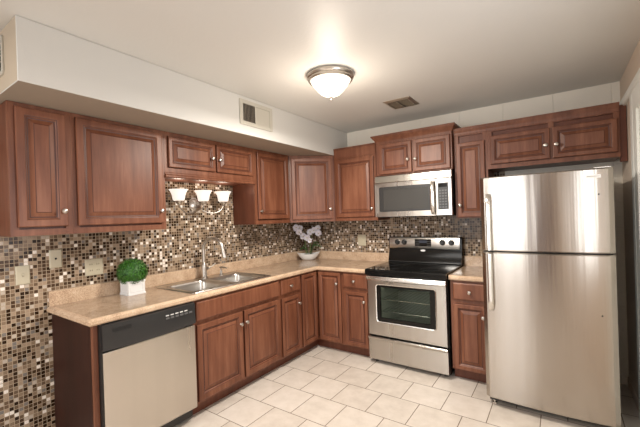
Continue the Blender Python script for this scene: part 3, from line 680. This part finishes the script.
obj('bottom_grille', B(*[(x0+0.05+0.1*k, x0+0.13+0.1*k, 0.05, 0.36, z0-0.003, z0-0.0005) for k in range(7)], T=BACK), M_DARK, t)

# ------------------------------------------------------------ refrigerator
t = thing('refrigerator', 'stainless steel top-freezer refrigerator with two left-hand bar handles', 'refrigerator', (2.76, -0.45, 0))
x0, x1 = 2.358, 3.136
obj('body', B((x0+0.004, x1-0.004, -0.825, -0.06, 0.035, 1.705), bev=0.006), M_DGREY, t)
def fdoor(z0, z1, name):
    bm = bmesh.new(); K = 28; lp = []
    for i in range(K+1):
        f = i/K; x = x0+(x1-x0)*f; e = abs(2*f-1)
        yf = -0.900 - 0.024*(1-e**2) + (0.022*max(0, (e-0.93)/0.07)**2)
        lp.append([Vector((x, yy, z)) for yy, z in ((-0.832, z0), (yf+0.008, z0), (yf, z0+0.008), (yf, z1-0.008), (yf+0.008, z1), (-0.832, z1))])
    rings(bm, lp); return obj(name, bm, M_FRIDGE, t, smooth=35)
fd = fdoor(1.164, 1.712, 'freezer_door'); rd = fdoor(0.060, 1.154, 'fridge_door')
obj('gasket', B((x0+0.008, x1-0.008, -0.831, -0.826, 0.062, 1.150), (x0+0.008, x1-0.008, -0.831, -0.826, 1.168, 1.695)), M_DARK, t)
def fhandle(z0, z1, par, base_top):
    bm = bmesh.new(); K = 14; lp = []; xx = x0+0.042
    for i in range(K+1):
        f = i/K; z = z0+(z1-z0)*f
        g = f if base_top else 1-f                # end away from the door gap tapers into the face
        out = 0.050 if g < 0.80 else 0.050*(1-((g-0.8)/0.2)**2)+0.006
        w = 0.034
        lp.append([Vector((xx+a*w, -0.898-out*b_, z)) for a, b_ in ((0, 0.25), (0, 0.85), (0.25, 1.0), (0.75, 1.0), (1, 0.85), (1, 0.25))])
    rings(bm, lp)
    zg = z0 if base_top else z1-0.045
    box(bm, ID, xx+0.003, xx+0.031, -0.925, -0.895, zg, zg+0.045)
    return obj('handle', bm, M_CHROME, par, smooth=40)
fhandle(1.172, 1.590, fd, True); fhandle(0.715, 1.146, rd, False)
lab = obj('label_sticker', B((2.993, 3.072, -0.9165, -0.9155, 1.650, 1.672)), M_LABEL, fd)
obj('label_print', B((3.0, 3.064, -0.9172, -0.9166, 1.660, 1.662)), M_KEY, lab)
for par, zz in ((fd, 1.545), (rd, 0.765)):
    bm = bmesh.new(); lathe(bm, [(0.0001, 0), (0.005, 0), (0.005, 0.002), (0.0001, 0.0025)], (3.058, -0.9075, zz), (0, -1, 0), 12); obj('screw_cap', bm, M_BLACKM, par)
obj('hinge_cover', B((x1-0.10, x1-0.01, -0.88, -0.78, 1.7125, 1.724), bev=0.004), M_CHROME, t)
obj('base_grille', B((x0+0.02, x1-0.02, -0.86, -0.83, 0.030, 0.056)), M_BLACKM, t)
for xx in (x0+0.05, x1-0.05):
    bm = bmesh.new(); lathe(bm, [(0.0001, 0), (0.018, 0), (0.016, 0.010), (0.008, 0.012), (0.008, 0.036), (0.0001, 0.036)], (xx, -0.845, 0), n=16); obj('levelling_foot', bm, M_CHROME, t)
for xx in (x0+0.05, x1-0.05):
    bm = bmesh.new(); lathe(bm, [(0.0001, -0.012), (0.020, -0.012), (0.020, 0.012), (0.0001, 0.012)], (xx, -0.15, 0.020), (1, 0, 0), 18); obj('roller', bm, M_BLACKM, t)

# ------------------------------------------------------------ lights of the room
lx, ly = 1.505, -1.61
t = thing('ceiling_light', 'flush ceiling light with nickel ring and glowing glass bowl', 'ceiling light', (lx, ly, H-0.18))
bm = bmesh.new(); lathe(bm, [(0.0001, 0), (0.165, 0), (0.172, -0.006), (0.174, -0.016), (0.168, -0.026), (0.160, -0.030), (0.162, -0.040), (0.153, -0.050), (0.146, -0.046), (0.146, -0.036), (0.0001, -0.034)], (lx, ly, H-0.0008), n=56); obj('mounting_ring', bm, M_NICKEL, t, smooth=30)
bm = bmesh.new(); lathe(bm, [(0.146, -0.040), (0.140, -0.056), (0.122, -0.084), (0.096, -0.114), (0.070, -0.138), (0.040, -0.152), (0.0001, -0.154)], (lx, ly, H), n=56); obj('glass_bowl', bm, M_BOWL, t, smooth=True)
bm = bmesh.new(); lathe(bm, [(0.0001, -0.150), (0.016, -0.152), (0.018, -0.158), (0.008, -0.163), (0.011, -0.170), (0.008, -0.178), (0.0001, -0.181)], (lx, ly, H), n=24); obj('finial', bm, M_NICKEL, t, smooth=40)
def point(name, loc, p, col, r):
    d = bpy.data.lights.new(name, 'POINT'); d.energy = p; d.color = col; d.shadow_soft_size = r
    o = bpy.data.objects.new(name, d); COL.objects.link(o); o.location = loc; return o
point('ceiling_bulb_light', (lx, ly, H-0.33), 12, (1.0, 0.88, 0.74), 0.10)

t = thing('vanity_light', 'three-shade opal glass wall light on scrolled nickel arms above the sink', 'wall light', (0.0, -1.71, 1.60))
bm = bmesh.new(); lathe(bm, [(0.0001, 0), (0.060, 0), (0.062, 0.006), (0.052, 0.014), (0.044, 0.017), (0.030, 0.026), (0.0001, 0.028)], (0.001, -1.71, 1.605), (1, 0, 0), 32); obj('wall_plate', bm, M_NICKEL, t, smooth=40)
SH = [(-1.965, 1.636), (-1.712, 1.636), (-1.482, 1.636)]
AX = 0.135
for i, (yy, zz) in enumerate(SH):
    bm = bmesh.new()
    if i == 1: tube(bm, bez((0.025, -1.71, 1.60), (0.09, -1.71, 1.55), (AX, yy, 1.56), (AX, yy, 1.612), 12), 0.006, 10)
    else:
        sgn = -1 if i == 0 else 1
        tube(bm, bez((0.025, -1.71, 1.60), (0.10, -1.71+0.05*sgn, 1.50), (AX, yy-0.02*sgn, 1.50), (AX, yy, 1.612), 16), 0.006, 10)
        pts = [Vector((0.03+0.03*math.sin(a*0.5), -1.71+sgn*(0.045+0.030*math.cos(a)*(1-a/9)), 1.645+0.030*math.sin(a)*(1-a/9))) for a in [k*0.45 for k in range(14)]]
        tube(bm, pts, 0.004, 8)
    obj('arm', bm, M_NICKEL, t, smooth=50)
    bm = bmesh.new(); lathe(bm, [(0.0001, -0.032), (0.012, -0.032), (0.024, -0.018), (0.028, -0.004), (0.030, 0.001), (0.0001, 0.001)], (AX, yy, zz), n=24); obj('shade_holder', bm, M_NICKEL, t, smooth=40)
    bm = bmesh.new(); lathe(bm, [(0.0001, 0.002), (0.040, 0.002), (0.048, 0.010), (0.052, 0.034), (0.058, 0.062), (0.067, 0.082), (0.080, 0.099), (0.078, 0.100), (0.064, 0.082), (0.054, 0.062), (0.048, 0.034), (0.044, 0.013), (0.0001, 0.008)], (AX, yy, zz), n=36)
    obj('glass_shade', bm, M_SHADE, t, smooth=50)
    point('vanity_bulb_light', (AX, yy, zz+0.105), 0.7, (1.0, 0.82, 0.66), 0.04)

# ------------------------------------------------------------ vents
t = thing('wall_vent', 'pale wall register on the soffit face, left half open and dark', 'air vent', (0.709, -1.57, 2.24))
ya, yb, za, zb_ = -1.765, -1.375, 2.245, 2.455
def LV(u, v, z): return LEFT(u, v, z)
obj('frame', B((ya, ya+0.035, 0.709, 0.720, za, zb_), (yb-0.035, yb, 0.709, 0.720, za, zb_), (ya+0.035, yb-0.035, 0.709, 0.7195, za, za+0.032), (ya+0.035, yb-0.035, 0.709, 0.7195, zb_-0.032, zb_), (-1.592, -1.576, 0.709, 0.7195, za+0.032, zb_-0.032), T=LV, bev=0.001, seg=1), M_VENT, t)
obj('backing', B((ya+0.036, -1.593, 0.7085, 0.7105, za+0.033, zb_-0.033), T=LV), M_DARK, t)
bm = bmesh.new()
for k in range(9):
    u = ya+0.046+k*0.0155; box(bm, LV, u, u+0.003, 0.7107, 0.7175, za+0.033, zb_-0.033)
obj('louvre', bm, M_BRONZE, t)
obj('closed_damper', B((-1.575, yb-0.036, 0.7085, 0.714, za+0.033, zb_-0.033), T=LV), M_VENT, t)
t = thing('ceiling_vent', 'square bronze-toned metal register set in the ceiling near the lamp', 'air vent', (1.675, -0.665, H-0.02))
xa, xb, ya, yb = 1.548, 1.800, -0.800, -0.535
bm = bmesh.new(); R_ = lambda i, z: [Vector((xa+i, ya+i, z)), Vector((xb-i, ya+i, z)), Vector((xb-i, yb-i, z)), Vector((xa+i, yb-i, z))]
rings(bm, [R_(0, H-0.001), R_(0, H-0.004), R_(0.022, H-0.014), R_(0.030, H-0.012), R_(0.030, H-0.002)], False, False); obj('frame', bm, M_BRONZE, t)
obj('backing', B((xa+0.030, xb-0.030, ya+0.030, yb-0.030, H-0.003, H-0.001)), M_DARK, t)
for k in range(7):
    bm = bmesh.new(); yy = ya+0.045+k*0.0275
    rings(bm, [[Vector((x, yy+a, H-0.004-b_)) for a, b_ in ((0, 0), (0.003, 0), (0.013, 0.010), (0.011, 0.011))] for x in (xa+0.031, xb-0.031)])
    obj('louvre', bm, M_BRONZED, t)
obj('centre_bar', B((1.668, 1.680, ya+0.030, yb-0.030, H-0.020, H-0.0175)), M_BRONZE, t)
t = thing('return_grille', 'dark opening with rounded pale frame on the soffit end, top left', 'air vent', (0.30, -3.181, 2.245))
FR = lambda i, y: [Vector((p.x, y, p.y)) for p in rrect(0.08+i, 0.512-i, 2.250+i, 2.455-i, 0.022, 0)]
bm = bmesh.new(); rings(bm, [FR(0, -3.1805), FR(0, -3.188), FR(0.006, -3.192), FR(0.016, -3.190), FR(0.016, -3.1805)], False, False); obj('frame', bm, M_VENT, t)
bm = bmesh.new(); rings(bm, [FR(0.0165, -3.1805), FR(0.0165, -3.184)]); obj('dark_opening', bm, M_DARK, t)
bm = bmesh.new()
for k in range(5): box(bm, ID, 0.10, 0.494, -3.188, -3.1845, 2.285+k*0.032, 2.288+k*0.032)
obj('louvre', bm, M_BRONZE, t)

# ------------------------------------------------------------ plates on the walls
def plate(name, label, T, u0, u1, z0, z1, kind, v=0.0005):
    t = thing(name, label, 'outlet' if 'outlet' in name else 'wall plate', T((u0+u1)/2, v, z0))
    bm = bmesh.new(); rings(bm, [rect(T, u0+i, u1-i, z0+i, z1-i, v+d) for i, d in ((0, 0), (0, 0.003), (0.004, 0.006), (0.008, 0.0065))]); obj('cover', bm, M_PLATE, t)
    uc, zc = (u0+u1)/2, (z0+z1)/2; w = v+0.0065
    if kind == 'toggle':
        obj('recess', B((uc-0.006, uc+0.006, w, w+0.0006, zc-0.012, zc+0.012), T=T), M_PLATED, t)
        obj('toggle', B((uc-0.004, uc+0.004, w+0.0007, w+0.010, zc-0.002, zc+0.010), T=T, bev=0.001), M_PLATE, t)
    elif kind == 'jack':
        bm = bmesh.new(); p = T(uc, w, zc); lathe(bm, [(0.0001, 0), (0.007, 0), (0.006, 0.004), (0.003, 0.008), (0.0001, 0.008)], p, T(uc, w+1, zc)-p, 14); obj('jack', bm, M_DARK, t)
    elif kind == 'rocker':
        obj('rocker', B((uc-0.017, uc+0.017, w, w+0.003, zc-0.033, zc+0.033), T=T, bev=0.001), M_PLATE, t)
    elif kind == 'double':
        for q in (-0.023, 0.023):
            for zz in (-0.022, 0.022):
                bm = bmesh.new(); p = T(uc+q, w, zc+zz); lathe(bm, [(0.0001, 0), (0.016, 0), (0.0155, 0.002), (0.0001, 0.002)], p, T(uc+q, w+1, zc+zz)-p, 18)
                r = obj('socket', bm, M_PLATE, t)
                obj('slots', B((uc+q-0.008, uc+q-0.005, w+0.0021, w+0.0026, zc+zz-0.005, zc+zz+0.006), (uc+q+0.005, uc+q+0.008, w+0.0021, w+0.0026, zc+zz-0.005, zc+zz+0.006), T=T), M_DARK, r)
    return t
plate('light_switch', 'almond toggle switch plate on the mosaic, furthest left and lowest', LEFT, -3.040, -2.967, 1.084, 1.206, 'toggle')
plate('wall_plate', 'almond plate with one small dark centre hole, second from left', LEFT, -2.862, -2.790, 1.168, 1.292, 'jack')
plate('outlet', 'wide almond double outlet plate on the mosaic left of the ball plant', LEFT, -2.650, -2.530, 1.080, 1.200, 'double')
plate('light_switch', 'almond switch plate on the back wall mosaic left of the range', BACK, 0.818, 0.925, 1.092, 1.225, 'rocker', v=0.0085)

# ------------------------------------------------------------ plants
t = thing('topiary_plant', 'round clipped green ball plant in a white square pot on the counter', 'plant', (0.135, -2.38, ZK))
cx_, cy_ = 0.136, -2.381; hw = 0.066
sq = lambda w, z: [Vector((cx_+a*w, cy_+b_*w, z)) for a, b_ in ((-1, -1), (1, -1), (1, 1), (-1, 1))]
bm = bmesh.new(); rings(bm, [sq(hw, ZK+0.0006), sq(hw, ZK+0.012), sq(hw-0.004, ZK+0.014), sq(hw-0.004, ZK+0.090), sq(hw, ZK+0.093), sq(hw, ZK+0.107), sq(hw-0.008, ZK+0.107), sq(hw-0.009, ZK+0.095), sq(hw-0.010, ZK+0.08)])
pot = obj('pot', bm, M_WHITEM, t)
for T_, u in ((lambda u, v, z: Vector((cx_+hw-0.004+v, u, z)), cy_), (lambda u, v, z: Vector((u, cy_-hw+0.004-v, z)), cx_)):
    obj('raised_panel', B((u-0.050, u-0.044, 0, 0.003, ZK+0.022, ZK+0.082), (u+0.044, u+0.050, 0, 0.003, ZK+0.022, ZK+0.082), (u-0.044, u+0.044, 0, 0.003, ZK+0.022, ZK+0.028), (u-0.044, u+0.044, 0, 0.003, ZK+0.076, ZK+0.082), T=T_), M_WHITEM, pot)
bm = bmesh.new(); RB = 0.103; zc = ZK+0.165
bmesh.ops.create_icosphere(bm, subdivisions=3, radius=RB*0.93, matrix=Matrix.Translation((cx_, cy_, zc)))
for k in range(2600):
    z = random.uniform(-1, 1); a = random.uniform(0, 2*PI); r = math.sqrt(1-z*z); n = Vector((r*math.cos(a), r*math.sin(a), z))
    p = Vector((cx_, cy_, zc)) + n*RB*random.uniform(0.92, 1.03)
    if p.z < ZK+0.080: continue
    tt = (n.orthogonal().normalized()*random.uniform(-1, 1) + n.cross(n.orthogonal()).normalized()*random.uniform(-1, 1) + n*random.uniform(0, 0.9)).normalized()
    w = tt.cross(n).normalized()*0.0035; l = tt*0.010
    bm.faces.new([bm.verts.new(q) for q in (p-l*0.2, p+l*0.4+w, p+l, p+l*0.4-w)])
obj('foliage', bm, M_BOX, t)

ox, oy = 0.197, -0.195
t = thing('potted_orchid', 'white orchid in a white boat-shaped bowl in the counter corner', 'plant', (ox, oy, ZK))
du2 = Vector((1, 1, 0)).normalized(); dv2 = Vector((1, -1, 0)).normalized(); C0 = Vector((ox, oy, 0))
def ell(a, b_, z, lift=0.0, n=40):
    out = []
    for i in range(n):
        q = 2*PI*i/n; e = abs(math.cos(q))
        out.append(C0 + du2*a*math.cos(q) + dv2*b_*math.sin(q)*(1-0.25*e*e) + Vector((0, 0, z+lift*e**3)))
    return out
bm = bmesh.new()
rings(bm, [ell(0.065, 0.040, ZK+0.0006), ell(0.085, 0.055, ZK+0.010), ell(0.122, 0.075, ZK+0.045, 0.006), ell(0.150, 0.088, ZK+0.078, 0.022), ell(0.144, 0.083, ZK+0.078, 0.022), ell(0.118, 0.070, ZK+0.050, 0.006)])
obj('bowl', bm, M_WHITE, t, smooth=50)
bm = bmesh.new(); rings(bm, [ell(0.122, 0.072, ZK+0.060), ell(0.10, 0.055, ZK+0.070), ell(0.05, 0.03, ZK+0.074)]); obj('moss', bm, M_MOSS, t, smooth=True)
FA = dv2  # towards the room
def flower(p, face, s, roll):
    face = face.normalized(); a = face.cross(Vector((0, 0, 1))).normalized(); b_ = a.cross(face)
    bm = bmesh.new()
    for k in range(5):
        th = roll + 2*PI*k/5; d = a*math.cos(th) + b_*math.sin(th); w = d.cross(face)
        wid = 0.60 if k in (1, 4) else 0.40
        row = [(0.03, 0.10, 0), (0.30, 0.72, 0.06), (0.62, 1.0, 0.08), (0.88, 0.72, 0.02), (1.0, 0.15, -0.06)]
        vs = [[bm.verts.new(p + d*s*r + w*s*wid*ww*q + face*s*(h-0.06*abs(q)+0.04*(k % 2))) for q in (-1, -0.5, 0, 0.5, 1)] for r, ww, h in row]
        for i in range(4):
            for j in range(4): bm.faces.new((vs[i][j], vs[i][j+1], vs[i+1][j+1], vs[i+1][j]))
    f = obj('flower', bm, M_PETAL, t, smooth=True)
    md = f.modifiers.new('thickness', 'SOLIDIFY'); md.thickness = 0.001
    bm = bmesh.new(); lathe(bm, [(0.0001, 0), (0.005, 0.002), (0.006, 0.008), (0.003, 0.013), (0.0001, 0.014)], p, face, 12); obj('flower_lip', bm, M_LIP, f, smooth=True)
s1 = bez(C0+Vector((0, 0, ZK+0.06))-du2*0.03, C0+Vector((0, 0, 1.15))-du2*0.035, C0+Vector((0, 0, 1.33))-du2*0.05, C0+Vector((0, 0, 1.335))-du2*0.16+dv2*0.03, 14)
s2 = bez(C0+Vector((0, 0, ZK+0.06))+du2*0.02, C0+Vector((0, 0, 1.10))+du2*0.02, C0+Vector((0, 0, 1.32))+du2*0.03, C0+Vector((0, 0, 1.325))+du2*0.14+dv2*0.03, 14)
for s_ in (s1, s2):
    bm = bmesh.new(); tube(bm, s_, 0.0035, 8); obj('stem', bm, M_STEM, t, smooth=True)
for u, z, s_, rl, v in ((-0.155, 1.330, 0.046, 0.2, 0.05), (-0.120, 1.275, 0.044, 0.9, 0.06), (-0.105, 1.325, 0.040, 1.4, 0.03), (-0.070, 1.220, 0.046, 0.4, 0.06), (-0.025, 1.200, 0.046, 1.1, 0.07), (0.010, 1.165, 0.034, 0.2, 0.07),
                       (0.020, 1.270, 0.044, 0.7, 0.05), (0.065, 1.290, 0.042, 0.1, 0.06), (0.120, 1.310, 0.046, 0.5, 0.05), (0.125, 1.250, 0.044, 1.0, 0.06)):
    flower(C0 + du2*u + dv2*v + Vector((0, 0, z)), dv2 + du2*random.uniform(-0.3, 0.3) + Vector((0, 0, random.uniform(-0.3, 0.1))), s_, rl)
for u, tip, h, w_ in ((0.02, 0.14, 0.12, 0.024), (0.03, 0.11, 0.16, 0.022), (0.0, -0.12, 0.09, 0.024), (0.04, 0.07, 0.13, 0.022), (-0.01, -0.07, 0.12, 0.018)):
    bm = bmesh.new(); c_ = bez(C0+du2*u+Vector((0, 0, ZK+0.068)), C0+du2*(u+tip*0.2)+Vector((0, 0, ZK+0.07+h)), C0+du2*(u+tip*0.6)+dv2*0.02+Vector((0, 0, ZK+0.07+h*1.2)), C0+du2*(u+tip)+dv2*0.04+Vector((0, 0, ZK+0.06+h*0.75)), 10)
    vs = []
    for i, p in enumerate(c_):
        f = i/10; ww = w_*math.sin(PI*min(1, 0.12+f*0.88))**0.7 + 0.002
        vs.append([bm.verts.new(p + dv2*ww*q + Vector((0, 0, -0.004+0.010*abs(q)))) for q in (-1, 0, 1)])
    for i in range(10):
        for j in range(2): bm.faces.new((vs[i][j], vs[i][j+1], vs[i+1][j+1], vs[i+1][j]))
    lf = obj('leaf', bm, M_LEAF, t, smooth=True); md = lf.modifiers.new('thickness', 'SOLIDIFY'); md.thickness = 0.0015
